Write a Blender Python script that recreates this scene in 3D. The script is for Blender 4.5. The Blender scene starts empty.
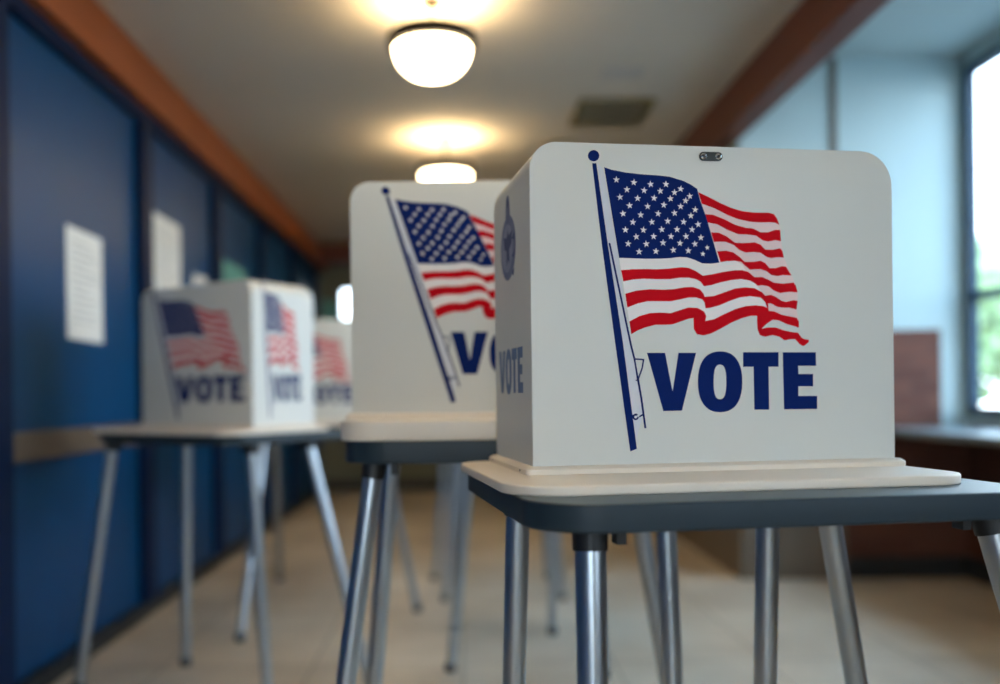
import bpy, bmesh, math, random
from mathutils import Vector, Matrix
from mathutils.geometry import tessellate_polygon
random.seed(7)
SC = bpy.context.scene
COL = SC.collection
PI = math.pi
EYE = 1.07

BOWL, BULB, SKY, SUN, EXPO = 20, 8.0, 9.4, 4.0, 0.06

# ---------------------------------------------------------------- materials
def new_mat(name):
    m = bpy.data.materials.new(name); m.use_nodes = True
    nt = m.node_tree; b = nt.nodes['Principled BSDF']
    return m, nt, b

def mat(name, col, rough=.5, metal=0., var=.06, scale=6., bump=0., bscale=200., spec=None, coat=0., emis=None, estr=0., stretch=None, rvar=0.):
    """Procedural principled material: base colour broken up by object-space noise, optional fine bump."""
    m, nt, b = new_mat(name)
    tc = nt.nodes.new('ShaderNodeTexCoord')
    mp = nt.nodes.new('ShaderNodeMapping')
    if stretch: mp.inputs['Scale'].default_value = stretch
    nt.links.new(tc.outputs['Object'], mp.inputs['Vector'])
    nz = nt.nodes.new('ShaderNodeTexNoise'); nz.inputs['Scale'].default_value = scale; nz.inputs['Detail'].default_value = 5
    nt.links.new(mp.outputs['Vector'], nz.inputs['Vector'])
    rp = nt.nodes.new('ShaderNodeValToRGB')
    rp.color_ramp.elements[0].position = .3; rp.color_ramp.elements[1].position = .7
    lo = [max(0, c * (1 - var)) for c in col]; hi = [min(1, c * (1 + var)) for c in col]
    rp.color_ramp.elements[0].color = (*lo, 1); rp.color_ramp.elements[1].color = (*hi, 1)
    nt.links.new(nz.outputs['Fac'], rp.inputs['Fac']); nt.links.new(rp.outputs['Color'], b.inputs['Base Color'])
    b.inputs['Roughness'].default_value = rough; b.inputs['Metallic'].default_value = metal
    if rvar:
        mr = nt.nodes.new('ShaderNodeMapRange'); mr.inputs['To Min'].default_value = max(0, rough - rvar); mr.inputs['To Max'].default_value = rough + rvar
        nt.links.new(nz.outputs['Fac'], mr.inputs['Value']); nt.links.new(mr.outputs['Result'], b.inputs['Roughness'])
    if spec is not None: b.inputs['Specular IOR Level'].default_value = spec
    if coat: b.inputs['Coat Weight'].default_value = coat; b.inputs['Coat Roughness'].default_value = .15
    if bump:
        n2 = nt.nodes.new('ShaderNodeTexNoise'); n2.inputs['Scale'].default_value = bscale
        nt.links.new(mp.outputs['Vector'], n2.inputs['Vector'])
        bp = nt.nodes.new('ShaderNodeBump'); bp.inputs['Strength'].default_value = bump; bp.inputs['Distance'].default_value = .002
        nt.links.new(n2.outputs['Fac'], bp.inputs['Height']); nt.links.new(bp.outputs['Normal'], b.inputs['Normal'])
    if emis:
        b.inputs['Emission Color'].default_value = (*emis, 1); b.inputs['Emission Strength'].default_value = estr
    return m

def s2l(r, g, b):
    f = lambda c: (c / 255) / 12.92 if c / 255 <= .04045 else ((c / 255 + .055) / 1.055) ** 2.4
    return (f(r), f(g), f(b))

def brick_mat(name, c1, c2, mortar, rot=(0, 0, 0)):
    m, nt, b = new_mat(name)
    tc = nt.nodes.new('ShaderNodeTexCoord'); mp = nt.nodes.new('ShaderNodeMapping')
    mp.inputs['Rotation'].default_value = rot
    nt.links.new(tc.outputs['Object'], mp.inputs['Vector'])
    bt = nt.nodes.new('ShaderNodeTexBrick')
    bt.inputs['Scale'].default_value = 1.0; bt.inputs['Brick Width'].default_value = .215; bt.inputs['Row Height'].default_value = .075
    bt.inputs['Mortar Size'].default_value = .006; bt.inputs['Color1'].default_value = (*c1, 1); bt.inputs['Color2'].default_value = (*c2, 1)
    bt.inputs['Mortar'].default_value = (*mortar, 1)
    nt.links.new(mp.outputs['Vector'], bt.inputs['Vector']); nt.links.new(bt.outputs['Color'], b.inputs['Base Color'])
    b.inputs['Roughness'].default_value = .85
    bp = nt.nodes.new('ShaderNodeBump'); bp.inputs['Strength'].default_value = .4; bp.inputs['Distance'].default_value = .004; bp.invert = True
    nt.links.new(bt.outputs['Fac'], bp.inputs['Height']); nt.links.new(bp.outputs['Normal'], b.inputs['Normal'])
    return m

def floor_mat():
    m, nt, b = new_mat('worn_sheet_floor')
    tc = nt.nodes.new('ShaderNodeTexCoord')
    n1 = nt.nodes.new('ShaderNodeTexNoise'); n1.inputs['Scale'].default_value = 1.3; n1.inputs['Detail'].default_value = 8; n1.inputs['Roughness'].default_value = .6
    n2 = nt.nodes.new('ShaderNodeTexNoise'); n2.inputs['Scale'].default_value = 60; n2.inputs['Detail'].default_value = 3
    nt.links.new(tc.outputs['Object'], n1.inputs['Vector']); nt.links.new(tc.outputs['Object'], n2.inputs['Vector'])
    r1 = nt.nodes.new('ShaderNodeValToRGB')
    r1.color_ramp.elements[0].position = .33; r1.color_ramp.elements[1].position = .68
    r1.color_ramp.elements[0].color = (*FLOOR_LO, 1); r1.color_ramp.elements[1].color = (*FLOOR_HI, 1)
    nt.links.new(n1.outputs['Fac'], r1.inputs['Fac'])
    bt = nt.nodes.new('ShaderNodeTexBrick'); bt.offset = 0; bt.inputs['Brick Width'].default_value = .6; bt.inputs['Row Height'].default_value = .6
    bt.inputs['Scale'].default_value = 1; bt.inputs['Mortar Size'].default_value = .004
    bt.inputs['Color1'].default_value = (1, 1, 1, 1); bt.inputs['Color2'].default_value = (.88, .88, .88, 1); bt.inputs['Mortar'].default_value = (.5, .48, .45, 1)
    nt.links.new(tc.outputs['Object'], bt.inputs['Vector'])
    mx = nt.nodes.new('ShaderNodeMixRGB'); mx.blend_type = 'MULTIPLY'; mx.inputs['Fac'].default_value = 1
    nt.links.new(r1.outputs['Color'], mx.inputs['Color1']); nt.links.new(bt.outputs['Color'], mx.inputs['Color2'])
    nt.links.new(mx.outputs['Color'], b.inputs['Base Color'])
    mr = nt.nodes.new('ShaderNodeMapRange'); mr.inputs['To Min'].default_value = .38; mr.inputs['To Max'].default_value = .6
    nt.links.new(n1.outputs['Fac'], mr.inputs['Value']); nt.links.new(mr.outputs['Result'], b.inputs['Roughness'])
    bp = nt.nodes.new('ShaderNodeBump'); bp.inputs['Strength'].default_value = .15; bp.inputs['Distance'].default_value = .001
    nt.links.new(n2.outputs['Fac'], bp.inputs['Height']); nt.links.new(bp.outputs['Normal'], b.inputs['Normal'])
    return m

FLOOR_LO = s2l(192, 173, 150); FLOOR_HI = s2l(228, 212, 190)
M = {}
M['floor'] = floor_mat()
M['ceiling'] = mat('painted_ceiling', s2l(204, 196, 184), .85, var=.03, scale=2, bump=.15, bscale=90)
M['plaster'] = mat('white_plaster', s2l(174, 194, 196), .8, var=.02, scale=2, bump=.12, bscale=120)
M['endwall'] = mat('green_grey_plaster', s2l(116, 116, 100), .85, var=.04, scale=3)
M['blue'] = mat('blue_satin_panel', s2l(0, 64, 110), .42, spec=.26, var=.05, scale=1.5, bump=.05, bscale=40, rvar=.04)
M['navy'] = mat('navy_satin_trim', s2l(2, 28, 62), .5, spec=.15, var=.05, scale=2)
M['beam'] = mat('orange_brown_beam', s2l(158, 82, 38), .6, var=.16, scale=3, stretch=(12, .6, 12), bump=.2, bscale=30)
M['redbeam'] = mat('red_brown_beam', s2l(100, 46, 28), .6, var=.16, scale=3, stretch=(12, .6, 12), bump=.2, bscale=30)
M['rail'] = mat('greige_rail', s2l(98, 88, 79), .5, var=.08, scale=4, stretch=(3, .5, 3))
M['cladding'] = mat('floor_tone_cladding', s2l(112, 99, 85), .6, var=.05)
M['bayceiling'] = mat('grey_bay_ceiling', s2l(158, 172, 172), .85, var=.03, scale=2)
M['warmplaster'] = mat('warm_white_plaster', s2l(222, 208, 186), .8, var=.02, scale=2)
M['base'] = mat('black_baseboard', s2l(26, 32, 36), .5, var=.1)
M['brick'] = brick_mat('brown_brick', s2l(104, 62, 48), s2l(82, 46, 36), s2l(86, 60, 50), (PI / 2, 0, 0))
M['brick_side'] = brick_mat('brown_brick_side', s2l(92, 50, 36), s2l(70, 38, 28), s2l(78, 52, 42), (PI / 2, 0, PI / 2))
M['ledge'] = mat('grey_stone_ledge', s2l(120, 128, 130), .4, var=.08, scale=12)
M['frame'] = mat('blue_grey_window_frame', s2l(12, 54, 78), .4, spec=.3, var=.05)
M['booth'] = mat('white_booth_plastic', s2l(210, 213, 210), .45, var=.012, scale=3, bump=.03, bscale=300)
M['tray'] = mat('white_tray_plastic', s2l(226, 216, 202), .4, var=.012, scale=3)
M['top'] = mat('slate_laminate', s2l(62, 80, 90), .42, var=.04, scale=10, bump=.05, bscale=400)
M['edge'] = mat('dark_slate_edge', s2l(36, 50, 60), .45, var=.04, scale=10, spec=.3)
M['metal'] = mat('brushed_steel_tube', s2l(176, 184, 192), .3, metal=1, var=.06, scale=8, stretch=(6, 6, .6), rvar=.06)
M['black'] = mat('black_plastic', s2l(20, 22, 25), .5, var=.1)
M['rubber'] = mat('grey_rubber', s2l(70, 74, 78), .8, var=.1)
M['navyink'] = mat('navy_print_ink', s2l(0, 30, 96), .7, var=.03, scale=20, spec=.12)
M['redink'] = mat('red_print_ink', s2l(196, 0, 22), .7, var=.03, scale=20, spec=.12)
M['whiteink'] = mat('white_print_ink', s2l(236, 234, 234), .7, var=.01, spec=.12)
M['pinkink'] = mat('pale_pink_print_ink', s2l(230, 208, 210), .7, var=.01, spec=.12)
M['haloink'] = mat('pale_lilac_print_ink', s2l(208, 212, 222), .7, var=.01, spec=.12)
M['sealink'] = mat('faded_blue_print_ink', s2l(120, 128, 156), .7, var=.12, scale=25, spec=.12)
M['sealpale'] = mat('pale_blue_print_ink', s2l(146, 152, 178), .7, var=.1, scale=25, spec=.12)
M['sealdark'] = mat('dark_blue_print_ink', s2l(88, 98, 134), .7, var=.1, scale=25, spec=.12)
M['sealvote'] = mat('mid_blue_print_ink', s2l(108, 128, 162), .7, var=.1, scale=25, spec=.12)
M['latch'] = mat('dark_steel_latch', s2l(40, 46, 43), .45, metal=.3, var=.1)
M['screw'] = mat('bright_screw', s2l(210, 212, 210), .22, metal=1, var=.1)
M['bronze'] = mat('dark_bronze', s2l(40, 32, 22), .4, metal=.7, var=.1)
M['bowl'] = mat('frosted_lit_glass', s2l(240, 230, 205), .4, var=.01, emis=(1, .77, .45), estr=BOWL)
M['paper'] = mat('white_notice_paper', s2l(226, 230, 230), .7, var=.02)
M['papertext'] = mat('grey_notice_print', s2l(176, 182, 186), .7, var=.1)
M['teal'] = mat('teal_notice_paper', s2l(110, 180, 176), .7, var=.06)
M['vent'] = mat('olive_grey_vent', s2l(132, 116, 70), .6, var=.08)
M['ventpaint'] = mat('painted_hatch', s2l(186, 182, 178), .7, var=.04)
M['grass'] = mat('pale_paving', s2l(150, 150, 146), .9, var=.25, scale=.6)
M['leaf'] = mat('tree_leaf', s2l(168, 188, 138), .7, var=.4, scale=4)
M['bark'] = mat('tree_bark', s2l(90, 74, 58), .9, var=.3, scale=9)

# ---------------------------------------------------------------- mesh helpers
def link(name, bm, mats, parent=None, smooth=False, loc=None, rotz=0):
    me = bpy.data.meshes.new(name)
    bm.normal_update(); bm.to_mesh(me); bm.free()
    for m in (mats if isinstance(mats, (list, tuple)) else [mats]): me.materials.append(m)
    if smooth:
        for p in me.polygons: p.use_smooth = True
    o = bpy.data.objects.new(name, me); COL.objects.link(o)
    if parent: o.parent = parent
    if loc: o.location = loc
    if rotz: o.rotation_euler.z = rotz
    return o

def auto_smooth(o, deg=35):
    me = o.data
    for p in me.polygons: p.use_smooth = True
    bm = bmesh.new(); bm.from_mesh(me)
    lim = math.radians(deg)
    for e in bm.edges:
        if len(e.link_faces) == 2 and e.calc_face_angle(0) > lim: e.smooth = False
    bm.to_mesh(me); bm.free()
    return o

def bevel(bm, w, seg=2, edges=None):
    bmesh.ops.bevel(bm, geom=edges if edges is not None else bm.edges[:], offset=w, segments=seg, profile=.6, affect='EDGES', clamp_overlap=True)

def box(bm, x0, x1, y0, y1, z0, z1, mi=0):
    vs = [bm.verts.new(p) for p in ((x0, y0, z0), (x1, y0, z0), (x1, y1, z0), (x0, y1, z0), (x0, y0, z1), (x1, y0, z1), (x1, y1, z1), (x0, y1, z1))]
    fs = []
    for q in ((0, 3, 2, 1), (4, 5, 6, 7), (0, 1, 5, 4), (1, 2, 6, 5), (2, 3, 7, 6), (3, 0, 4, 7)):
        f = bm.faces.new([vs[i] for i in q]); f.material_index = mi; fs.append(f)
    return vs

def box_obj(name, x0, x1, y0, y1, z0, z1, m, parent=None, bev=0.):
    bm = bmesh.new(); box(bm, x0, x1, y0, y1, z0, z1)
    if bev: bevel(bm, bev)
    return link(name, bm, m, parent)

def rrect(x0, x1, y0, y1, rs, n=10):
    """outline, counter-clockwise, radii for (x0,y0),(x1,y0),(x1,y1),(x0,y1)"""
    pts = []
    for (cx, cy, sx, sy, a0), r in zip(((x0, y0, 1, 1, PI), (x1, y0, -1, 1, 1.5 * PI), (x1, y1, -1, -1, 0), (x0, y1, 1, -1, .5 * PI)), rs):
        if r <= 0: pts.append((cx, cy)); continue
        ox, oy = cx + sx * r, cy + sy * r
        for k in range(n + 1):
            a = a0 + .5 * PI * k / n
            pts.append((ox + r * math.cos(a), oy + r * math.sin(a)))
    return pts

def prism(bm, pts, d0, d1, fn):
    """extrude outline pts from depth d0 to d1; fn(a, b, d) -> 3D"""
    lo = [bm.verts.new(fn(a, b, d0)) for a, b in pts]; hi = [bm.verts.new(fn(a, b, d1)) for a, b in pts]
    n = len(pts); fs = [bm.faces.new(lo[::-1]), bm.faces.new(hi)]
    for i in range(n): bm.faces.new((lo[i], lo[(i + 1) % n], hi[(i + 1) % n], hi[i]))
    bmesh.ops.recalc_face_normals(bm, faces=bm.faces[:])
    return fs

def rim_edges(fs):
    return list({e for f in fs for e in f.edges})

def tube(bm, p0, p1, r0, r1=None, n=24, cap=True):
    p0, p1 = Vector(p0), Vector(p1); r1 = r0 if r1 is None else r1
    d = (p1 - p0).normalized(); a = d.orthogonal().normalized(); b = d.cross(a)
    A = [bm.verts.new(p0 + (a * math.cos(2 * PI * k / n) + b * math.sin(2 * PI * k / n)) * r0) for k in range(n)]
    B = [bm.verts.new(p1 + (a * math.cos(2 * PI * k / n) + b * math.sin(2 * PI * k / n)) * r1) for k in range(n)]
    for k in range(n): bm.faces.new((A[k], A[(k + 1) % n], B[(k + 1) % n], B[k]))
    if cap: bm.faces.new(A[::-1]); bm.faces.new(B)

def lathe(bm, prof, n=40, c=(0, 0, 0)):
    rings = []
    for r, z in prof:
        if r < 1e-5: rings.append([bm.verts.new((c[0], c[1], c[2] + z))])
        else: rings.append([bm.verts.new((c[0] + r * math.cos(2 * PI * k / n), c[1] + r * math.sin(2 * PI * k / n), c[2] + z)) for k in range(n)])
    for a, b in zip(rings, rings[1:]):
        for k in range(n):
            j = (k + 1) % n
            if len(a) == 1 and len(b) == 1: continue
            if len(a) == 1: bm.faces.new((a[0], b[k], b[j]))
            elif len(b) == 1: bm.faces.new((a[k], a[j], b[0]))
            else: bm.faces.new((a[k], a[j], b[j], b[k]))
    bmesh.ops.recalc_face_normals(bm, faces=bm.faces[:])

def empty(name, loc, rotz, label, cat, group=None):
    o = bpy.data.objects.new(name, None); COL.objects.link(o)
    o.empty_display_size = .1; o.location = loc; o.rotation_euler.z = rotz
    o['label'] = label; o['category'] = cat
    if group: o['group'] = group
    return o

def tag(o, label, cat, group=None, kind=None):
    o['label'] = label; o['category'] = cat
    if group: o['group'] = group
    if kind: o['kind'] = kind
    return o

def struct(o, label=None):
    o['kind'] = 'structure'
    if label: o['label'] = label
    return o

def copy_tree(o, parent=None):
    c = o.copy(); COL.objects.link(c)
    if parent: c.parent = parent
    for ch in list(o.children): copy_tree(ch, c)
    return c

# print outlines on the booth's front face, in millimetres from the lower left corner of the panel
PRINT_MM = {'canton':[[[120.4,481.1],[132.6,477.4],[154.7,473.7],[179.4,471.5],[209.2,470.3],[229.1,468.6],[251.7,462.4],[264.2,456.7],[274.2,450.5],
 [279.0,431.9],[288.8,405.6],[310.3,332.5],[296.3,330.7],[281.1,331.1],[268.5,336.5],[256.0,340.4],[243.4,341.0],[228.3,338.9],[210.8,337.8],
 [185.9,337.5],[143.2,338.5]]],
 
'red':[[[276.2,445.1],[292.6,438.2],[312.8,428.5],[333.1,420.5],[351.0,415.9],[371.6,414.1],[394.8,414.6],[405.2,412.1],[410.3,404.9],[414.3,394.5],
 [407.6,398.2],[397.2,399.0],[381.7,398.3],[363.6,399.2],[343.1,403.0],[325.3,409.4],[302.5,419.9],[287.4,424.9],[281.8,426.7]],[[285.9,410.0],
 [299.9,409.5],[317.6,403.3],[337.9,394.0],[355.8,389.4],[368.7,388.4],[381.5,382.5],[394.4,382.7],[407.4,387.0],[415.2,386.7],[416.6,368.4],
 [407.2,370.0],[394.2,367.6],[385.2,369.2],[373.7,376.8],[358.2,378.5],[342.8,378.8],[325.0,385.3],[307.3,394.2],[290.8,396.8]],[[296.9,381.0],
 [309.7,380.7],[322.3,375.6],[337.5,365.0],[352.9,364.4],[370.9,366.1],[381.2,362.4],[388.9,354.7],[401.8,354.4],[414.8,357.0],[418.7,352.6],
 [421.4,341.9],[409.5,342.3],[399.1,340.7],[391.3,342.6],[381.1,349.3],[368.2,350.3],[355.3,349.4],[345.1,353.0],[334.9,361.3],[322.2,366.0],
 [312.0,366.3],[301.3,365.7]],[[306.7,350.8],[322.0,352.0],[334.8,349.2],[344.9,342.1],[353.8,334.2],[368.0,334.3],[380.9,336.4],[388.6,332.8],
 [396.3,324.4],[406.6,324.5],[417.1,328.0],[424.9,327.1],[430.0,318.6],[434.1,313.0],[419.5,313.6],[409.1,311.6],[398.7,313.5],[391.0,319.5],
 [380.7,323.0],[370.4,322.5],[362.6,321.7],[356.3,326.5],[347.4,334.4],[337.2,336.0],[321.8,335.1],[312.4,333.3]],[[146.1,319.1],[165.9,320.7],
 [185.7,321.3],[205.6,321.0],[225.6,322.2],[245.7,324.7],[258.3,323.9],[270.8,318.5],[282.1,311.4],[298.6,313.9],[316.5,317.7],[337.0,320.7],
 [349.8,320.8],[360.0,318.0],[370.2,309.6],[383.1,310.2],[393.4,306.1],[403.7,300.9],[419.3,299.5],[437.6,301.6],[441.4,296.7],[444.4,285.7],
 [429.6,286.4],[413.9,284.4],[403.6,288.0],[393.3,295.2],[383.0,296.8],[375.2,295.8],[370.1,299.9],[362.4,304.0],[347.0,306.5],[329.1,304.5],
 [311.2,300.7],[295.9,296.3],[284.4,294.6],[283.2,295.3],[278.2,301.7],[270.6,305.8],[258.1,308.1],[243.0,308.0],[227.9,305.5],[205.4,305.3],
 [183.0,305.8],[165.7,304.5],[149.6,301.3]],[[152.3,281.9],[170.4,286.8],[192.8,289.2],[215.2,288.7],[232.7,289.5],[250.3,292.7],[265.4,293.2],
 [276.8,289.7],[283.0,282.5],[284.7,277.7],[300.7,279.0],[318.6,285.1],[336.6,291.2],[354.6,293.3],[370.0,291.9],[382.8,285.4],[387.9,279.9],
 [398.3,281.1],[407.3,277.5],[416.3,271.7],[424.1,269.8],[437.2,272.8],[444.3,271.8],[442.2,257.6],[429.2,260.5],[418.8,260.5],[408.4,261.9],
 [399.4,266.8],[392.9,267.7],[393.3,256.3],[391.0,260.4],[387.8,269.7],[380.1,276.9],[362.1,279.0],[344.1,276.8],[326.1,270.7],[308.1,263.4],
 [292.8,259.7],[286.0,259.2],[284.1,269.3],[280.3,273.6],[270.3,276.5],[257.7,276.4],[245.0,273.5],[227.4,270.3],[210.0,270.3],[190.0,270.2],
 [172.6,266.6],[155.7,260.1]],[[158.7,238.1],[174.8,246.4],[192.3,251.2],[209.7,252.4],[227.2,251.2],[242.3,256.0],[257.5,260.4],[272.6,259.7],
 [283.9,253.7],[287.1,246.5],[285.0,238.8],[300.2,241.7],[318.2,250.1],[336.1,257.9],[354.2,262.8],[372.2,264.3],[385.1,262.9],[391.5,260.0],
 [394.6,255.1],[403.1,254.6],[416.0,249.1],[429.0,246.6],[442.1,244.2],[445.9,238.1],[445.8,227.8],[436.7,230.8],[423.7,234.4],[410.7,240.0],
 [400.3,241.0],[389.9,234.4],[381.5,226.4],[392.4,228.4],[405.4,228.4],[418.3,224.0],[433.9,221.0],[444.4,219.8],[450.8,211.2],[456.0,209.2],
 [463.1,208.2],[462.5,204.3],[455.9,199.0],[451.9,198.2],[446.7,201.4],[439.0,209.3],[431.2,209.3],[420.7,207.6],[410.4,213.7],[400.0,216.2],
 [387.0,213.3],[378.0,216.2],[373.8,226.0],[373.5,247.3],[361.7,247.3],[346.2,242.9],[328.2,235.7],[310.2,226.0],[294.9,218.8],[282.1,215.7],
 [270.8,217.7],[265.8,226.1],[265.3,243.3],[257.2,242.4],[244.6,238.1],[229.5,233.3],[217.0,232.8],[202.0,232.8],[184.5,228.5],[172.1,223.8],
 [161.6,217.9]]],
 
'cloth':[[[143.2,338.5],[185.9,338.5],[210.8,338.7],[243.4,341.9],[266.0,338.8],[281.1,332.3],[310.3,333.3],[287.4,424.8],[276.2,445.1],[292.6,438.2],
 [312.8,428.5],[333.1,420.5],[351.0,415.9],[371.6,414.1],[394.8,414.6],[405.2,412.1],[410.3,404.9],[414.3,394.5],[415.8,386.7],[416.6,368.4],
 [421.4,341.9],[434.1,313.0],[439.4,301.6],[444.4,285.7],[444.3,271.8],[442.2,257.6],[445.9,238.1],[445.8,227.8],[436.7,230.3],[423.7,233.9],
 [410.7,239.6],[400.3,240.5],[389.9,234.0],[381.5,226.4],[391.5,260.0],[379.9,263.6],[354.2,262.3],[336.1,256.2],[318.1,248.2],[300.2,240.5],
 [284.4,237.6],[282.5,247.7],[272.6,257.3],[257.4,258.4],[242.3,253.6],[227.2,248.8],[209.7,250.0],[192.2,248.8],[158.7,237.6]]],
 
'pink':[[[276.2,445.1],[292.6,438.2],[312.8,428.5],[333.1,420.5],[351.0,415.9],[371.6,414.1],[394.8,414.6],[405.2,412.1],[410.3,404.9],[414.3,394.5],
 [415.8,386.7],[416.6,368.4],[421.4,341.9],[434.1,313.0],[439.4,301.6],[444.4,285.7],[444.3,271.8],[442.2,257.6],[445.9,238.1],[445.8,227.8],
 [436.7,230.3],[423.7,233.9],[410.7,239.6],[400.3,240.5],[389.9,234.0],[381.5,226.4],[391.5,260.0],[385.3,281.8],[375.2,295.1],[366.3,308.4],
 [356.2,318.0],[349.9,330.0],[337.2,336.0],[321.8,335.1],[312.4,333.3]]],
 
'blue':[[[112.8,498.9],[112.4,496.6],[111.5,494.4],[110.0,492.5],[108.0,491.0],[105.8,490.0],[103.4,489.7],[101.0,489.9],[98.8,490.7],[96.9,492.1],
 [95.4,493.9],[94.5,496.1],[94.2,498.4],[94.6,500.7],[95.5,502.9],[97.0,504.8],[99.0,506.3],[101.2,507.2],[103.6,507.6],[106.0,507.4],[108.2,506.5],
 [110.1,505.2],[111.6,503.3],[112.5,501.2]],[[100.9,486.8],[107.7,487.0],[125.0,358.6],[147.2,208.8],[168.5,36.5],[157.6,32.6],[134.3,208.9],
 [115.2,358.5]],[[126.0,361.5],[159.2,200.6],[164.6,179.3],[167.6,180.0],[162.3,201.2],[129.0,362.1]],[[164.7,179.4],[170.1,146.9],[172.9,147.3],
 [167.5,179.8]],[[170.1,146.8],[175.5,114.0],[181.3,68.9],[184.6,69.2],[178.8,114.4],[173.4,147.3]],[[166.0,177.6],[182.5,176.4],[182.7,178.7],
 [166.2,180.0]],[[180.2,178.9],[177.7,164.6],[170.0,144.7],[172.3,143.9],[180.1,163.9],[182.7,178.5]],[[167.7,144.1],[171.8,144.3],[171.7,145.9],
 [167.6,145.7]],[[161.1,87.6],[169.6,89.2],[169.1,91.7],[160.6,90.1]],[[173.4,85.9],[179.8,89.4],[178.5,91.6],[172.1,88.1]],[[169.6,87.3],[169.4,86.1],
 [168.8,85.3],[168.1,84.7],[167.2,84.6],[166.3,84.8],[165.6,85.3],[165.1,86.1],[164.9,87.1],[165.1,88.2],[165.6,89.0],[166.4,89.5],[167.3,89.7],
 [168.1,89.5],[169.1,88.7],[170.8,90.9],[169.3,91.9],[167.3,92.3],[165.3,92.0],[163.6,90.8],[162.5,89.2],[162.1,87.2],[162.4,85.2],[163.5,83.5],
 [165.2,82.3],[167.2,81.9],[169.2,82.3],[170.9,83.4],[172.0,85.1],[172.4,86.8]]],
 
'halo':[[[109.4,486.7],[118.7,479.0],[140.8,350.9],[150.5,272.0],[159.5,204.0],[170.3,148.6],[179.5,89.8],[167.4,50.4],[147.2,208.8],[125.0,358.6]]],
 
'vote':[[[187.1,188.4],[217.1,188.2],[228.9,126.7],[239.6,188.1],[269.1,188.0],[244.3,95.7],[213.0,95.6]],[[348.8,188.5],[410.0,188.2],[409.7,164.6],
 [392.4,164.7],[392.5,95.2],[366.9,95.6],[366.5,164.9],[348.5,165.0]],[[417.1,188.1],[474.9,187.9],[475.2,165.6],[443.7,165.8],[444.0,152.6],
 [469.7,152.4],[469.5,132.3],[443.7,132.6],[443.5,116.9],[476.4,116.5],[476.1,95.2],[418.2,95.3]]],
 
'o_out':[[[346.9,140.8],[346.4,130.7],[345.1,122.8],[343.1,115.8],[340.3,109.7],[336.8,104.4],[332.6,100.0],[327.8,96.6],[322.4,94.1],[316.3,92.7],
 [308.5,92.3],[300.7,92.9],[294.7,94.5],[289.3,97.1],[284.7,100.7],[280.7,105.2],[277.3,110.5],[274.7,116.6],[272.9,123.6],[271.8,131.5],[271.6,141.6],
 [272.1,151.6],[273.4,159.5],[275.4,166.4],[278.1,172.5],[281.6,177.8],[285.7,182.2],[290.5,185.6],[295.9,188.1],[302.0,189.6],[309.7,190.1],
 [317.5,189.6],[323.6,188.0],[329.0,185.4],[333.7,181.9],[337.7,177.5],[341.1,172.1],[343.7,165.9],[345.6,158.9],[346.7,151.0]]],
 
'o_in':[[[319.6,140.9],[319.4,134.2],[319.0,129.6],[318.4,125.8],[317.7,122.5],[316.8,119.6],[315.7,117.3],[314.4,115.5],[312.8,114.3],[311.1,113.5],
 [308.5,113.3],[305.9,113.6],[304.2,114.4],[302.7,115.7],[301.4,117.5],[300.4,119.8],[299.5,122.7],[298.9,126.0],[298.4,129.9],[298.2,134.4],
 [298.2,141.1],[298.4,147.7],[298.7,152.3],[299.3,156.1],[300.0,159.5],[300.9,162.3],[302.1,164.6],[303.4,166.4],[304.9,167.7],[306.6,168.4],
 [309.2,168.7],[311.8,168.4],[313.5,167.6],[315.0,166.3],[316.3,164.5],[317.3,162.1],[318.2,159.3],[318.8,156.0],[319.3,152.1],[319.5,147.5]]],
 
'stars':[[140.2,461.8],[168.8,458.1],[196.5,455.9],[222.0,456.5],[246.5,449.6],[261.7,438.2],[157.3,446.7],[185.7,445.9],[212.4,445.5],[236.1,443.7],
 [254.5,430.9],[145.8,434.4],[174.7,433.1],[202.0,434.1],[229.2,433.7],[246.1,421.6],[270.5,416.8],[161.4,421.4],[191.1,420.6],[218.1,423.5],
 [150.4,408.4],[179.5,407.0],[208.4,409.5],[235.7,410.9],[263.0,407.1],[166.5,395.2],[197.8,395.9],[224.2,397.8],[250.8,397.0],[275.2,393.4],
 [154.0,382.9],[183.7,383.1],[214.1,384.3],[239.6,384.9],[264.8,385.0],[171.7,372.2],[200.5,373.1],[229.4,373.5],[254.5,373.9],[279.5,372.3],
 [158.2,361.1],[188.1,361.0],[216.0,363.3],[244.3,362.9],[269.3,362.1],[176.1,348.6],[204.0,349.6],[233.0,351.9],[258.1,351.2],[282.5,346.2],
 [290.0,356.4]]}

# ---------------------------------------------------------------- the room
XL, XB, YB, YE = -1.60, 2.90, -4.0, 10.3          # blue wall, window wall, back wall, end wall
XC, YF = 1.62, 5.17                                # passage wall beyond the window bay, bay's far wall
ZC, ZB2 = 2.75, 2.985
WIN = [(-3.2, -1.2), (1.7, 3.2), (3.5, 5.13)]     # window openings along the window wall; first two unseen, set for the light
WZ0, WZ1 = .93, 2.90

BX0, BX1 = -1.4, .5
struct(box_obj('floor', XL - .1, XB + .15, YB, YE + .1, -.1, 0, M['floor']))
struct(box_obj('ceiling', XL - .1, 1.62, YB, YE + .1, ZC, ZC + .3, M['ceiling']))
struct(box_obj('ceiling_bay', 1.62, XB + .15, YB, YE + .1, ZB2, ZB2 + .07, M['bayceiling']))
struct(box_obj('wall_left', XL - .1, XL, YB, YE, 0, ZC, M['blue']))
bm = bmesh.new()                                    # back wall behind the camera, with a broad opening added to light front faces
box(bm, XL - .1, BX0, YB - .1, YB, 0, ZB2); box(bm, BX1, XB + .15, YB - .1, YB, 0, ZB2)
box(bm, BX0, BX1, YB - .1, YB, 0, .8); box(bm, BX0, BX1, YB - .1, YB, 2.4, ZB2)
struct(link('wall_back', bm, M['warmplaster']))

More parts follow.
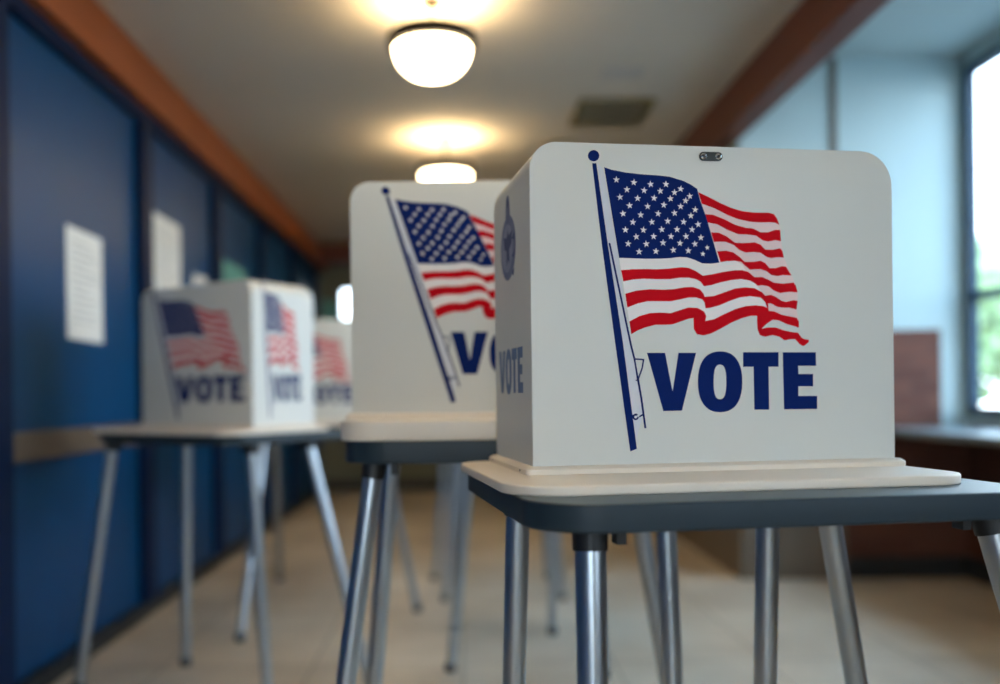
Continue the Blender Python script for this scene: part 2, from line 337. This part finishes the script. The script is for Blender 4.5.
bm = bmesh.new()                                    # window wall: brick below the ledge, plaster above, four openings
T0, T1 = XB, XB + .06
box(bm, T0, T1, YB, YF, 0, .845, 1)
box(bm, T0, T1, YB, YF, .845, WZ0, 0)
box(bm, T0, T1, YB, YF, WZ1, ZB2, 0)
ys = [YB] + [v for w in WIN for v in w] + [YF]
for i in range(0, len(ys), 2): box(bm, T0, T1, ys[i], ys[i + 1], WZ0, WZ1, 0)
struct(link('wall_right', bm, [M['plaster'], M['brick_side']]))

bm = bmesh.new()                                    # the bay's far wall, facing the camera, and the passage wall beyond it
box(bm, XC, T1, YF, YF + .12, 0, ZB2)
struct(link('wall_bay', bm, M['plaster']))
bm = bmesh.new(); box(bm, XC, XC + .12, YF + .12, YE, 0, ZB2)
struct(link('wall_passage', bm, M['plaster']))
bm = bmesh.new(); box(bm, XC + .005, 2.755, YF - .02, YF, .82, 1.418); box(bm, 2.20, XB, YF - .02, YF, 0, .82)
struct(link('trim_brick', bm, M['brick']), 'brown brick facing low on the far wall of the window bay')
# end wall with a small high pane
bm = bmesh.new()
box(bm, XL, -1.345, YE, YE + .1, 0, ZB2); box(bm, -1.19, XC + .12, YE, YE + .1, 0, ZB2)
box(bm, -1.345, -1.19, YE, YE + .1, 0, 1.98); box(bm, -1.345, -1.19, YE, YE + .1, 2.30, ZB2)
struct(link('wall_end', bm, M['endwall']))
struct(box_obj('trim_1', XL, -1.505, YB, YE, 2.52, ZC, M['beam'], bev=.004), 'orange brown beam along the top of the blue wall')
struct(box_obj('trim_2', 1.49, 1.62, YB, YE, 2.52, ZB2, M['redbeam'], bev=.004), 'red brown ceiling beam on the window side')
struct(box_obj('trim_3', -1.505, 1.49, 9.75, 9.87, 2.53, ZC, M['redbeam'], bev=.004), 'red brown cross beam at the far end')
# blue panelling: pilasters, head rail, base
n = 4
for y in (-2.25, -.92, .41, 1.74, 3.065, 4.53, 5.86, 7.19, 8.52, 9.85):
    struct(box_obj('trim_%d' % n, XL, XL + .045, y - .07, y + .07, .065, 2.46, M['navy'], bev=.004)); n += 1
struct(box_obj('trim_%d' % n, XL, XL + .045, YB, YE, 2.46, 2.52, M['navy'], bev=.003)); n += 1
struct(box_obj('trim_%d' % n, XL, XL + .032, YB, YE, .852, .957, M['rail'], bev=.006), 'greige rail along the blue panelling'); n += 1
struct(box_obj('baseboard_left', XL, XL + .05, YB, YE, 0, .065, M['base'], bev=.004))
struct(box_obj('baseboard_right', XB - .03, XB, YB, YF - .02, 0, .12, M['base'], bev=.004))
struct(box_obj('baseboard_bay', 2.20, XB - .03, YF - .045, YF - .02, 0, .12, M['base'], bev=.004))
struct(box_obj('baseboard_end', XL + .05, XC, YE - .02, YE, 0, .12, M['base'], bev=.004))
bm = bmesh.new(); box(bm, 2.145, 2.18, YF - .015, YF, 1.418, ZB2)
struct(link('trim_%d' % n, bm, M['rail']), 'narrow upright strip on the far wall of the window bay'); n += 1
bm = bmesh.new(); box(bm, XC, 2.20, YF - .02, YF, 0, .80); box(bm, XC - .02, XC, YF - .02, YE, 0, .80)
struct(link('trim_%d' % n, bm, M['cladding']), 'tan wainscot in floor tone, added low on the wall left of the window bay'); n += 1  # added part, covers the pale wall in the tone of the floor
led = box_obj('window_ledge', 2.35, XB, YB, YF - .02, .825, .86, M['ledge'], bev=.006)
struct(led, 'long grey ledge under the windows')

# windows: frame, mullions, glass
glass = bpy.data.materials.new('window_glass'); glass.use_nodes = True
nt = glass.node_tree; nt.nodes.clear()
out = nt.nodes.new('ShaderNodeOutputMaterial'); mixs = nt.nodes.new('ShaderNodeMixShader')
tr = nt.nodes.new('ShaderNodeBsdfTransparent'); gl = nt.nodes.new('ShaderNodeBsdfGlossy')
gl.inputs['Roughness'].default_value = .02; tr.inputs['Color'].default_value = (.95, .98, 1, 1)
mixs.inputs[0].default_value = .05; nt.links.new(tr.outputs[0], mixs.inputs[1]); nt.links.new(gl.outputs[0], mixs.inputs[2]); nt.links.new(mixs.outputs[0], out.inputs[0])
for i, (a, b) in enumerate(WIN):  # first window is added behind the camera to light the front faces
    bm = bmesh.new(); fw = .045; x0, x1 = XB - .01, XB + .04
    for q in ((a, a + fw, WZ0, WZ1), (b - fw, b, WZ0, WZ1), (a + fw, b - fw, WZ0, WZ0 + fw), (a + fw, b - fw, WZ1 - fw, WZ1)):
        vs = box(bm, x0, x1, *q)
    w = link('window_%d' % (i + 1), bm, M['frame']); struct(w, 'tall blue-grey framed window onto daylight')
    bm = bmesh.new()
    box(bm, x0 + .005, x1 - .005, a + fw, b - fw, 1.57, 1.62)
    box(bm, x0 + .005, x1 - .005, (a + b) / 2 - .025, (a + b) / 2 + .025, WZ0 + fw, WZ1 - fw)
    link('mullion', bm, M['frame'], w)
    bm = bmesh.new(); box(bm, XB + .02, XB + .026, a + fw, b - fw, WZ0 + fw, WZ1 - fw)
    link('pane', bm, glass, w)
bm = bmesh.new()
box(bm, -1.36, -1.345, YE - .02, YE + .05, 1.965, 2.315); box(bm, -1.19, -1.175, YE - .02, YE + .05, 1.965, 2.315)
box(bm, -1.345, -1.19, YE - .02, YE + .05, 1.965, 1.98); box(bm, -1.345, -1.19, YE - .02, YE + .05, 2.30, 2.315)
w = struct(link('window_4', bm, M['frame']), 'small bright pane high in the far end wall')
bm = bmesh.new(); box(bm, -1.345, -1.19, YE + .03, YE + .036, 1.98, 2.30); link('pane', bm, glass, w)

bm = bmesh.new()
for q in ((BX0, BX0 + .05, .8, 2.4), (BX1 - .05, BX1, .8, 2.4), (BX0 + .05, BX1 - .05, .8, .85), (BX0 + .05, BX1 - .05, 2.35, 2.4), (-.475, -.425, .85, 2.35)): box(bm, q[0], q[1], YB - .07, YB - .02, q[2], q[3])
w = struct(link('window_5', bm, M['frame']), 'broad unseen window added in the back wall to light the front faces')  # added light source out of view, brightens faces turned to the camera
bm = bmesh.new(); box(bm, BX0 + .05, BX1 - .05, YB - .05, YB - .044, .85, 2.35); link('pane', bm, glass, w)

# ---------------------------------------------------------------- outdoors, seen through the panes
struct(box_obj('ground_outside', -30, 60, -40, 70, -.45, -.30, M['grass']))
def tree(x, y, h, r, label, seed):
    rnd = random.Random(seed)
    t = empty('leafy_tree', (x, y, -.3), 0, label, 'tree', 'trees outside the windows')
    bm = bmesh.new()
    tube(bm, (0, 0, 0), (0, 0, h * .55), .16, .09, 12)
    for k in range(5):
        a = k * 1.256 + rnd.random(); tube(bm, (0, 0, h * (.35 + .04 * k)), (math.cos(a) * r * .6, math.sin(a) * r * .6, h * (.6 + .05 * k)), .06, .02, 8)
    link('trunk', bm, M['bark'], t)
    bm = bmesh.new()
    for k in range(2600):
        while True:
            p = Vector((rnd.uniform(-1, 1), rnd.uniform(-1, 1), rnd.uniform(-1, 1)))
            if .45 < p.length < 1: break
        lump = .82 + .18 * math.sin(5 * p.x + seed) * math.cos(4 * p.y + 3 * p.z)
        c = Vector((p.x * r * lump, p.y * r * lump, h * .62 + p.z * h * .38 * lump))
        u = Vector((rnd.uniform(-1, 1), rnd.uniform(-1, 1), rnd.uniform(-1, 1))).normalized(); v = u.orthogonal().normalized()
        s = rnd.uniform(.10, .2)
        bm.faces.new([bm.verts.new(c + q) for q in (u * s, v * s * .5, -u * s, -v * s * .5)])
    link('foliage', bm, M['leaf'], t)
tree(8.2, 14.8, 4.0, 2.2, 'low leafy green tree glimpsed just above the window crossbar', 3)
tree(11.5, 18.2, 4.9, 2.8, 'taller leafy green tree at the right edge, behind the window glass', 5)
tree(14.5, 27.0, 5.6, 3.4, 'pale green tree furthest from the window, low on the skyline', 8)

# ---------------------------------------------------------------- voting booths
def poly_fill(bm, pts, d, mi, fn):
    vs = [bm.verts.new(fn(a, b, d)) for a, b in pts]
    for tri in tessellate_polygon([[Vector((a, b, 0)) for a, b in pts]]):
        try:
            f = bm.faces.new([vs[i] for i in tri]); f.material_index = mi
        except ValueError: pass

def ring_fill(bm, outer, inner, d, mi, fn):
    n = len(outer); A = [bm.verts.new(fn(a, b, d)) for a, b in outer]; B = [bm.verts.new(fn(a, b, d)) for a, b in inner]
    for k in range(n):
        f = bm.faces.new((A[k], A[(k + 1) % n], B[(k + 1) % n], B[k])); f.material_index = mi

def star(cx, cy, r, rot):
    return [(cx + (r if k % 2 == 0 else r * .40) * math.sin(rot + k * PI / 5), cy + (r if k % 2 == 0 else r * .40) * math.cos(rot + k * PI / 5)) for k in range(10)]

def flag_print(fn, su=1., off=0., shear=0.):
    P = PRINT_MM; X = lambda a, b: a * .001 * su + off + (.505 - b * .001) * shear
    S = lambda poly: [(X(a, b), b * .001) for a, b in poly]
    bm = bmesh.new(); L = .00012
    for p in P['cloth']: poly_fill(bm, S(p), L, 2, fn)
    for p in P['halo']: poly_fill(bm, S(p), L, 4, fn)
    for p in P['pink']: poly_fill(bm, S(p), 2 * L, 3, fn)
    for p in P['red']: poly_fill(bm, S(p), 3 * L, 1, fn)
    for p in P['canton'] + P['blue']: poly_fill(bm, S(p), 4 * L, 0, fn)
    for i, (a, b) in enumerate(P['stars']):
        sq = .8 if a > 280 else 1
        poly_fill(bm, [(x, y) for x, y in star(X(a, b), b * .001, .0058 * sq, .12 * math.sin(i * 2.1))], 5 * L, 2, fn)
    return bm

def vote_print(fn, su=1., off=0.):
    P = PRINT_MM; S = lambda poly: [(a * .001 * su + off, b * .001) for a, b in poly]
    bm = bmesh.new(); L = .0004
    for p in P['vote']: poly_fill(bm, S(p), L, 0, fn)
    ring_fill(bm, S(P['o_out'][0]), S(P['o_in'][0]), L, 0, fn)
    return bm

BW, BH, BD, BT = .614, .519, .298, .006
def booth(label, loc, yaw, group, tu=(-.074, BW + .012), tt=.0145, foff=0., shear=0., voff=0., fsu=1., latch=False):
    """base of the tray at loc; u to the right, v away, w up"""
    t = empty('voting_booth', loc, yaw, label, 'voting booth', group)
    fr = lambda a, b, d: (a, -d, tt + b)                       # on the front face
    lf = lambda a, b, d: (-d, a, tt + b)                       # on the left face, a = away
    rt = lambda a, b, d: (BW + d, a, tt + b)
    bm = bmesh.new(); fs = prism(bm, rrect(0, BW, 0, BH, (0, 0, .056, .044), 14), -BT, 0, fr); bevel(bm, .0012, 2, rim_edges(fs))
    fp = auto_smooth(link('front_panel', bm, M['booth'], t))
    def side_shell(x0, sx, r, rc=.045):
        """wall that rises, curls over at the top with the front's corner radius and has a rounded far corner"""
        bm = bmesh.new(); prof = [(0, b) for b in (0, .12, .24, .36, .43)] + [(r - r * math.cos(a), BH - r + r * math.sin(a)) for a in [PI / 2 * k / 12 for k in range(13)]]
        rows = []
        for a, b in prof:
            over = max(0, b - (BH - rc)); ve = BD - rc + math.sqrt(max(0, rc * rc - over * over))
            rows.append([bm.verts.new((x0 + sx * a, BT + (ve - BT) * k / 6, tt + b)) for k in range(7)])
        fs = []
        for A, B in zip(rows, rows[1:]):
            for k in range(6): fs.append(bm.faces.new((A[k], A[k + 1], B[k + 1], B[k]) if sx < 0 else (A[k], B[k], B[k + 1], A[k + 1])))
        bm.normal_update()
        bmesh.ops.solidify(bm, geom=fs, thickness=BT * .8)
        bmesh.ops.recalc_face_normals(bm, faces=bm.faces[:])
        return auto_smooth(link('side_panel', bm, M['booth'], t), 40)
    lp = side_shell(0, 1, .044); rp = side_shell(BW, -1, .056)
    # writing shelf between the panels, behind the front
    box_obj('writing_shelf', BT, BW - BT, BT, BD - .02, tt + .17, tt + .178, M['tray'], t, bev=.002)
    # skirt: a bevelled frame hugging the foot of the panels
    bm = bmesh.new(); g = .014
    o = rrect(-g, BW + g, -g, BD + g, (.010,) * 4, 6); i_ = rrect(.0, BW, .0, BD, (.004,) * 4, 6)
    rings = [[bm.verts.new((x, y, z)) for x, y in pts] for pts, z in ((o, tt), (o, tt + .0075), (rrect(-g + .006, BW + g - .006, -g + .006, BD + g - .006, (.008,) * 4, 6), tt + .012), (i_, tt + .0125), (i_, tt))]
    for A, B in zip(rings, rings[1:]):
        for k in range(len(A)): bm.faces.new((A[k], A[(k + 1) % len(A)], B[(k + 1) % len(A)], B[k]))
    bmesh.ops.recalc_face_normals(bm, faces=bm.faces[:])
    sk = auto_smooth(link('skirt', bm, M['tray'], t), 50)
    for (sx, sy) in ((-g - .0008, .03), (-g - .0008, BD - .03)):
        bm = bmesh.new(); tube(bm, (sx + .001, sy, tt + .0045), (sx, sy, tt + .0045), .0018, n=12); link('screw', bm, M['latch'], sk)
    # tray
    bm = bmesh.new(); fs = prism(bm, rrect(tu[0], tu[1], -.187, BD + .02, (.085, .07, .05, .06), 14), 0, tt, lambda a, b, d: (a, b, d))
    bevel(bm, .0035, 3, rim_edges(fs)); auto_smooth(link('tray', bm, M['tray'], t), 50)
    inks = [M['navyink'], M['redink'], M['whiteink'], M['pinkink'], M['haloink']]
    link('flag_print', flag_print(fr, fsu, foff, shear), inks, fp); link('lettering', vote_print(fr, fsu, voff), M['navyink'], fp)
    s = BD / BW
    if True:
        link('flag_print', flag_print(rt, s), inks, rp); link('lettering', vote_print(rt, s), M['navyink'], rp)
    # left panel: oval seal and the word, read from the far edge towards the front
    bm = bmesh.new(); cx, cz = .170, .380
    el = lambda rx, rz, x=cx, z=cz, n=40: [(x + rx * math.cos(2 * PI * k / n), z + rz * math.sin(2 * PI * k / n)) for k in range(n)]
    poly_fill(bm, el(.064, .056), .0002, 0, lf)
    poly_fill(bm, [(cx - .020, cz + .045), (cx + .020, cz + .045), (cx + .017, cz + .072), (cx + .012, cz + .088), (cx, cz + .092), (cx - .012, cz + .088), (cx - .017, cz + .072)], .0002, 0, lf)
    poly_fill(bm, el(.046, .042, cx + .006), .0003, 1, lf)
    # generic spread-wing bird inside the oval
    poly_fill(bm, [(cx, cz + .030), (cx - .008, cz + .020), (cx - .036, cz + .026), (cx - .030, cz + .004), (cx - .010, cz - .004), (cx - .012, cz - .028), (cx, cz - .020), (cx + .014, cz - .030), (cx + .012, cz - .004), (cx + .032, cz + .002), (cx + .038, cz + .024), (cx + .010, cz + .019)], .0004, 2, lf)
    poly_fill(bm, el(.010, .007, cx, cz + .078, 16), .0004, 2, lf)
    for k in range(3): poly_fill(bm, [(cx - .060 + .004 * k, cz + .02 - .03 * k), (cx - .030, cz + .012 - .03 * k), (cx - .052 + .004 * k, cz + .006 - .03 * k)], .0004, 2, lf)
    link('seal_print', bm, [M['sealink'], M['sealpale'], M['sealdark']], lp)
    P = PRINT_MM; a0, a1 = 115.5, 283.; b0, b1 = 77., 175.
    allp = P['vote'] + P['o_out']; ax = [a for p in allp for a, b in p]; bx = [b for p in allp for a, b in p]
    u0, u1, w0, w1 = min(ax), max(ax), min(bx), max(bx)
    mp = lambda poly: [(.262 - (a - u0) / (u1 - u0) * .200, .125 + (b - w0) / (w1 - w0) * .080) for a, b in poly]
    bm = bmesh.new()
    for p in P['vote']: poly_fill(bm, mp(p), .0003, 0, lf)
    ring_fill(bm, mp(P['o_out'][0]), mp(P['o_in'][0]), .0003, 0, lf)
    link('lettering', bm, M['sealvote'], lp)
    if not latch: return t
    # latch at the top of the front face: dark plate with two bright screws
    bm = bmesh.new(); c = (.2975, .5025)
    cap = [(c[0] + s * .0125 + .0072 * math.cos(a), c[1] + .0072 * math.sin(a)) for s, a in [(1, -PI / 2 + PI * k / 12) for k in range(13)] + [(-1, PI / 2 + PI * k / 12) for k in range(13)]]
    fs = prism(bm, cap, 0, .0028, fr); bevel(bm, .0008, 2, rim_edges(fs)); la = auto_smooth(link('latch', bm, M['latch'], t))
    for s in (-1, 1):
        bm = bmesh.new(); q = c[0] + s * .0125
        n = 20; o_ = [(q + .0052 * math.cos(2 * PI * k / n), c[1] + .0052 * math.sin(2 * PI * k / n)) for k in range(n)]
        i2 = [(q + .0034 * math.cos(2 * PI * k / n), c[1] + .0034 * math.sin(2 * PI * k / n)) for k in range(n)]
        A = [bm.verts.new(fr(a, b, .0028)) for a, b in o_]; B = [bm.verts.new(fr(a, b, .0040)) for a, b in i2]; C_ = [bm.verts.new(fr(a, b, .0034)) for a, b in [(q + (a - q) * .7, c[1] + (b - c[1]) * .7) for a, b in i2]]
        for X, Y in ((A, B), (B, C_)):
            for k in range(n): bm.faces.new((X[k], X[(k + 1) % n], Y[(k + 1) % n], Y[k]))
        f = bm.faces.new(C_); f.material_index = 1
        bmesh.ops.recalc_face_normals(bm, faces=bm.faces[:])
        ang = .6 if s > 0 else -.3                              # slot
        sv = [(q + math.cos(ang) * x - math.sin(ang) * y, c[1] + math.sin(ang) * x + math.cos(ang) * y) for x, y in ((-.0046, -.0008), (.0046, -.0008), (.0046, .0008), (-.0046, .0008))]
        poly_fill(bm, sv, .0042, 1, fr)
        link('screw', bm, [M['screw'], M['black']], la)
    return t

def table(label, loc, yaw, dz, ext, legs, group, knob=True, th=.0335):
    """top surface of table at .932+dz; ext = u0,u1,v0,v1; legs = list of (u,v,foot_u,foot_v)"""
    t = empty('folding_table', (loc[0], loc[1], 0), yaw, label, 'table', group)
    zt = .932 + dz
    u0, u1, v0, v1 = ext
    bm = bmesh.new(); fs = prism(bm, rrect(u0, u1, v0, v1, (.10, .09, .06, .06), 14), zt - th, zt, lambda a, b, d: (a, b, d))
    top = [f for f in bm.faces if f.normal.z > .5 or True]
    bm.normal_update()
    bevel(bm, .004, 3, rim_edges(fs))
    bm.normal_update()
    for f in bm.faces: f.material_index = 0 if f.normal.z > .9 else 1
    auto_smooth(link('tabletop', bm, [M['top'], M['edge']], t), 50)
    for (u, v, fu, fv) in legs:
        za = zt - th
        d = Vector((fu - u, fv - v, -za)).normalized()
        A = Vector((u, v, za)); B = Vector((fu, fv, 0))
        bm = bmesh.new(); tube(bm, A + d * .004, B - d * .03, .0205, .0195, 32)
        lg = auto_smooth(link('leg', bm, M['metal'], t), 50)
        bm = bmesh.new(); tube(bm, A - Vector((0, 0, .001)), A + d * .031, .0238, .0232, 32); auto_smooth(link('collar', bm, M['black'], lg), 50)
        bm = bmesh.new(); lathe(bm, [(0, 0), (.020, 0), (.023, .006), (.023, .022), (.0215, .034), (0, .036)], 24, (fu, fv, 0)); auto_smooth(link('foot', bm, M['rubber'], lg), 50)
        if knob:
            s = 1 if u < (u0 + u1) / 2 else -1
            kx = u + s * .040
            bm = bmesh.new(); box(bm, kx - .007, kx + .007, v - .012, v + .012, za - .024, za + .001); bevel(bm, .002)
            link('catch', bm, M['black'], lg)
    return t

MY = math.radians(8.5)
booth('large sharp white voting booth closest to the camera, with a dark latch above its flag', (.1122, 1.4, .932), MY, 'white voting booths', latch=True)
table('slate-topped table closest to the camera, carrying the sharp white booth', (.1122, 1.4, 0), MY, 0,
      (-.060, .667, -.284, .322), [(.026, -.215, .006, -.30), (.620, -.20, .80, -.33), (.008, .15, -.012, .20), (.575, .15, .785, .26), (.464, .145, .462, .19)], 'folding tables with steel legs', th=.037)

booth('blurred white booth in the middle, half hidden behind the sharp one', (-.236, 1.97, .932 + .050), 0, 'white voting booths', tu=(-.012, BW + .05), tt=.040, foff=-.026, shear=.18, voff=.03)
table('dark-edged table in the middle under the half hidden booth', (-.236, 1.97, 0), 0, .050,
      (-.004, .70, -.192, .42), [(.062, -.15, -.07, -.19), (.068, .25, -.02, .30), (.650, -.13, .672, -.16), (.646, .25, .805, .30)], 'folding tables with steel legs', th=.045)

LY = math.radians(-35)
booth('corner-on white booth by the blue wall with two flags showing', (-1.2145, 3.444, .932 + .018), LY, 'white voting booths', tu=(-.10, BW + .075), fsu=1.3, foff=-.06, shear=.13, voff=-.045)
table('table nearest the blue wall, under the corner-on booth showing two flags', (-1.2145, 3.444, 0), LY, .018,
      (-.055, .70, -.19, .40), [(.03, -.15, -.10, -.22), (.66, -.05, .695, -.02), (.03, .18, -.02, .20), (.655, .22, .84, .34)], 'folding tables with steel legs')

FY = math.radians(6)
booth('smallest, most distant white booth, peeking between the left and middle booths', (-1.01, 4.5, .932), FY, 'white voting booths')
table('distant table under the smallest booth, between the left and middle tables', (-1.01, 4.5, 0), FY, 0,
      (-.05, .70, -.25, .42), [(.05, -.18, -.03, -.52), (.60, -.18, .78, -.10), (.05, .25, .02, .8), (.60, .25, .62, .5)], 'folding tables with steel legs')

table('table seen only as steel legs behind the middle table', (-.05, 3.60, 0), 0, 0,
      (-.02, .68, -.25, .55), [(.10, -.14, .00, -.10), (.56, -.10, .58, -.2), (.05, .48, .02, .52), (.46, .42, .45, .42)], 'folding tables with steel legs')
table('furthest table, only its thin blurred legs showing', (-.10, 4.85, 0), 0, 0,
      (-.05, .68, -.22, .5), [(.08, -.12, .01, -.15), (.56, -.12, .62, -.15), (.02, .38, -.06, .40), (.56, .38, .6, .4)], 'folding tables with steel legs')

# ---------------------------------------------------------------- ceiling lamps
def lamp(x, y, label, drop=0.):
    t = empty('ceiling_lamp', (x, y, ZC), 0, label, 'ceiling lamp', 'bowl lamps along the ceiling')
    D = -drop
    bm = bmesh.new(); lathe(bm, [(0, 0), (.040, 0), (.042, -.008), (.034, -.022), (.012, -.034), (0, -.034)], 32); auto_smooth(link('canopy', bm, M['bronze'], t))
    bm = bmesh.new(); tube(bm, (0, 0, -.03), (0, 0, D - .16), .006, n=12); lathe(bm, [(0, D - .145), (.018, D - .15), (.02, D - .165), (0, D - .175)], 16)
    for k in range(3):
        a = k * 2 * PI / 3 + .4; tube(bm, (0, 0, D - .168), (.162 * math.cos(a), .162 * math.sin(a), D - .166), .003, n=8)
    auto_smooth(link('stem', bm, M['bronze'], t))
    bm = bmesh.new(); lathe(bm, [(.160, D - .150), (.180, D - .150), (.190, D - .160), (.192, D - .192), (.186, D - .206), (.164, D - .208), (.160, D - .150)], 48); auto_smooth(link('rim', bm, M['bronze'], t))
    prof = [(.163 * math.cos(a) ** .8, D - .200 - .132 * math.sin(a)) for a in [k * PI / 2 / 14 for k in range(14)]] + [(0, D - .332)]
    inner = [(0, D - .327)] + [(r_ * .97, z + .004) for r_, z in prof[:-1][::-1]]
    bm = bmesh.new(); lathe(bm, prof + inner + [prof[0]], 48); auto_smooth(link('glass_bowl', bm, M['bowl'], t), 60)
    L = bpy.data.lights.new('bulb', 'POINT'); L.energy = BULB; L.color = (1, .74, .42); L.shadow_soft_size = .05
    o = bpy.data.objects.new('bulb_light', L); COL.objects.link(o); o.parent = t; o.location = (0, 0, D - .215)
lamp(-.10, 3.82, 'large glowing bowl lamp with a dark rim near the top of the photo')
lamp(-.075, 5.85, 'smaller glowing bowl lamp just above the middle booth', .035)
lamp(-.12, 1.75, 'unseen bowl lamp added for light above the sharp front booth, out of the frame')  # continues the lamp row out of view, added for its light
lamp(-.12, -.3, 'unseen bowl lamp added behind the camera for front light')  # added out of view for warm light on the front faces
lamp(-.12, -2.3, 'unseen bowl lamp added near the back wall for front light')  # extra lamp out of view, added to brighten the booths from the front
lamp(-.10, 7.8, 'farthest bowl lamp, added unseen behind the middle booth for light')  # never visible, included only for the light it gives

# ---------------------------------------------------------------- ceiling vent, hatch
t = empty('ceiling_vent', (.92, 5.36, ZC), 0, 'olive grey square air vent in the ceiling right of the lamps', 'vent')
bm = bmesh.new()
o_ = rrect(-.22, .22, -.25, .25, (.01,) * 4, 3)
for q in ((-.22, .22, -.25, -.22), (-.22, .22, .22, .25), (-.22, -.19, -.22, .22), (.19, .22, -.22, .22)): box(bm, q[0], q[1], q[2], q[3], -.014, 0)
link('frame', bm, M['vent'], t)
bm = bmesh.new()
for k in range(12):
    y = -.205 + k * .0373
    vs = box(bm, -.19, .19, y - .012, y + .012, -.008, -.005)
    bmesh.ops.rotate(bm, verts=vs, cent=(0, y, -.0065), matrix=Matrix.Rotation(.3, 3, 'X'))
link('louvres', bm, M['vent'], t)
t = box_obj('ceiling_hatch', .76, .98, 4.62, 4.80, ZC - .006, ZC, M['ventpaint'], bev=.002)
tag(t, 'faint flat hatch in the ceiling nearer than the vent', 'hatch')

# ---------------------------------------------------------------- notices
def notice(y0, y1, z0, z1, label, m='paper', lines=12, x=XL + .001):
    t = empty('notice_sign', (x, y0, z0), 0, label, 'notice', 'paper notices on the blue wall')
    w, h = y1 - y0, z1 - z0
    box_obj('sheet', 0, .003, 0, w, 0, h, M[m], t)
    if lines:
        bm = bmesh.new(); rnd = random.Random(int(y0 * 100))
        for k in range(lines):
            z = h * (.88 - .78 * k / lines); box(bm, .003, .0034, w * .12, w * (.12 + rnd.uniform(.45, .76)), z - h * .008, z + h * .008)
        link('print_lines', bm, M['papertext'], t)
notice(3.67, 4.03, 1.325, 1.790, 'white notice on the first blue panel, leftmost and lowest in view')
notice(4.72, 5.17, 1.50, 2.06, 'greyish white notice above the corner-on booth, on the second blue panel')
notice(5.42, 5.72, 1.50, 1.83, 'small white notice right of the tall one, just over the corner-on booth', lines=6)
notice(6.12, 6.75, 1.62, 2.02, 'pale teal notice on the third blue panel', 'teal', 0)
t = box_obj('teal_sign', -1.555, -1.40, YE - .008, YE, 1.80, 2.18, M['teal'], bev=.001)
tag(t, 'dim teal sign on the far end wall beside the bright pane', 'sign')

# ---------------------------------------------------------------- light
W = bpy.data.worlds.new('sky'); SC.world = W; W.use_nodes = True
nt = W.node_tree; bg = nt.nodes['Background']
tc = nt.nodes.new('ShaderNodeTexCoord'); sp = nt.nodes.new('ShaderNodeSeparateXYZ'); rp = nt.nodes.new('ShaderNodeValToRGB')
rp.color_ramp.elements[0].position = -.0; rp.color_ramp.elements[0].color = (.86, .94, 1.0, 1)
rp.color_ramp.elements[1].position = .8; rp.color_ramp.elements[1].color = (.42, .70, 1.0, 1)
nt.links.new(tc.outputs['Generated'], sp.inputs[0]); nt.links.new(sp.outputs['Z'], rp.inputs[0]); nt.links.new(rp.outputs[0], bg.inputs[0])
bg.inputs[1].default_value = SKY
L = bpy.data.lights.new('sun', 'SUN'); L.energy = SUN; L.angle = math.radians(1); L.color = (1, .95, .86)
o = bpy.data.objects.new('sun', L); COL.objects.link(o)
o.rotation_euler = Vector((.9, -.45, -1.0)).to_track_quat('-Z', 'Y').to_euler()

# ---------------------------------------------------------------- camera
cd = bpy.data.cameras.new('camera'); cam = bpy.data.objects.new('camera', cd); COL.objects.link(cam)
cam.location = (0, 0, EYE); cam.rotation_mode = 'XYZ'
ROLL = math.radians(-.7)
cam.matrix_world = Matrix.Translation((0, 0, EYE)) @ Matrix.Rotation(PI / 2, 4, 'X') @ Matrix.Rotation(ROLL, 4, 'Z')
cd.sensor_width = 36; cd.lens = 32.4; cd.shift_x = .040; cd.shift_y = .054
cd.clip_start = .02; cd.clip_end = 200
cd.dof.use_dof = True; cd.dof.focus_distance = 1.37; cd.dof.aperture_fstop = .0324 / .028
SC.camera = cam
SC.view_settings.view_transform = 'Standard'; SC.view_settings.look = 'None'; SC.view_settings.gamma = 1
SC.view_settings.use_curve_mapping = False; SC.view_settings.exposure = EXPO
SC.cycles.use_denoising = True; SC.cycles.max_bounces = 10; SC.cycles.diffuse_bounces = 6; SC.cycles.sample_clamp_indirect = 6
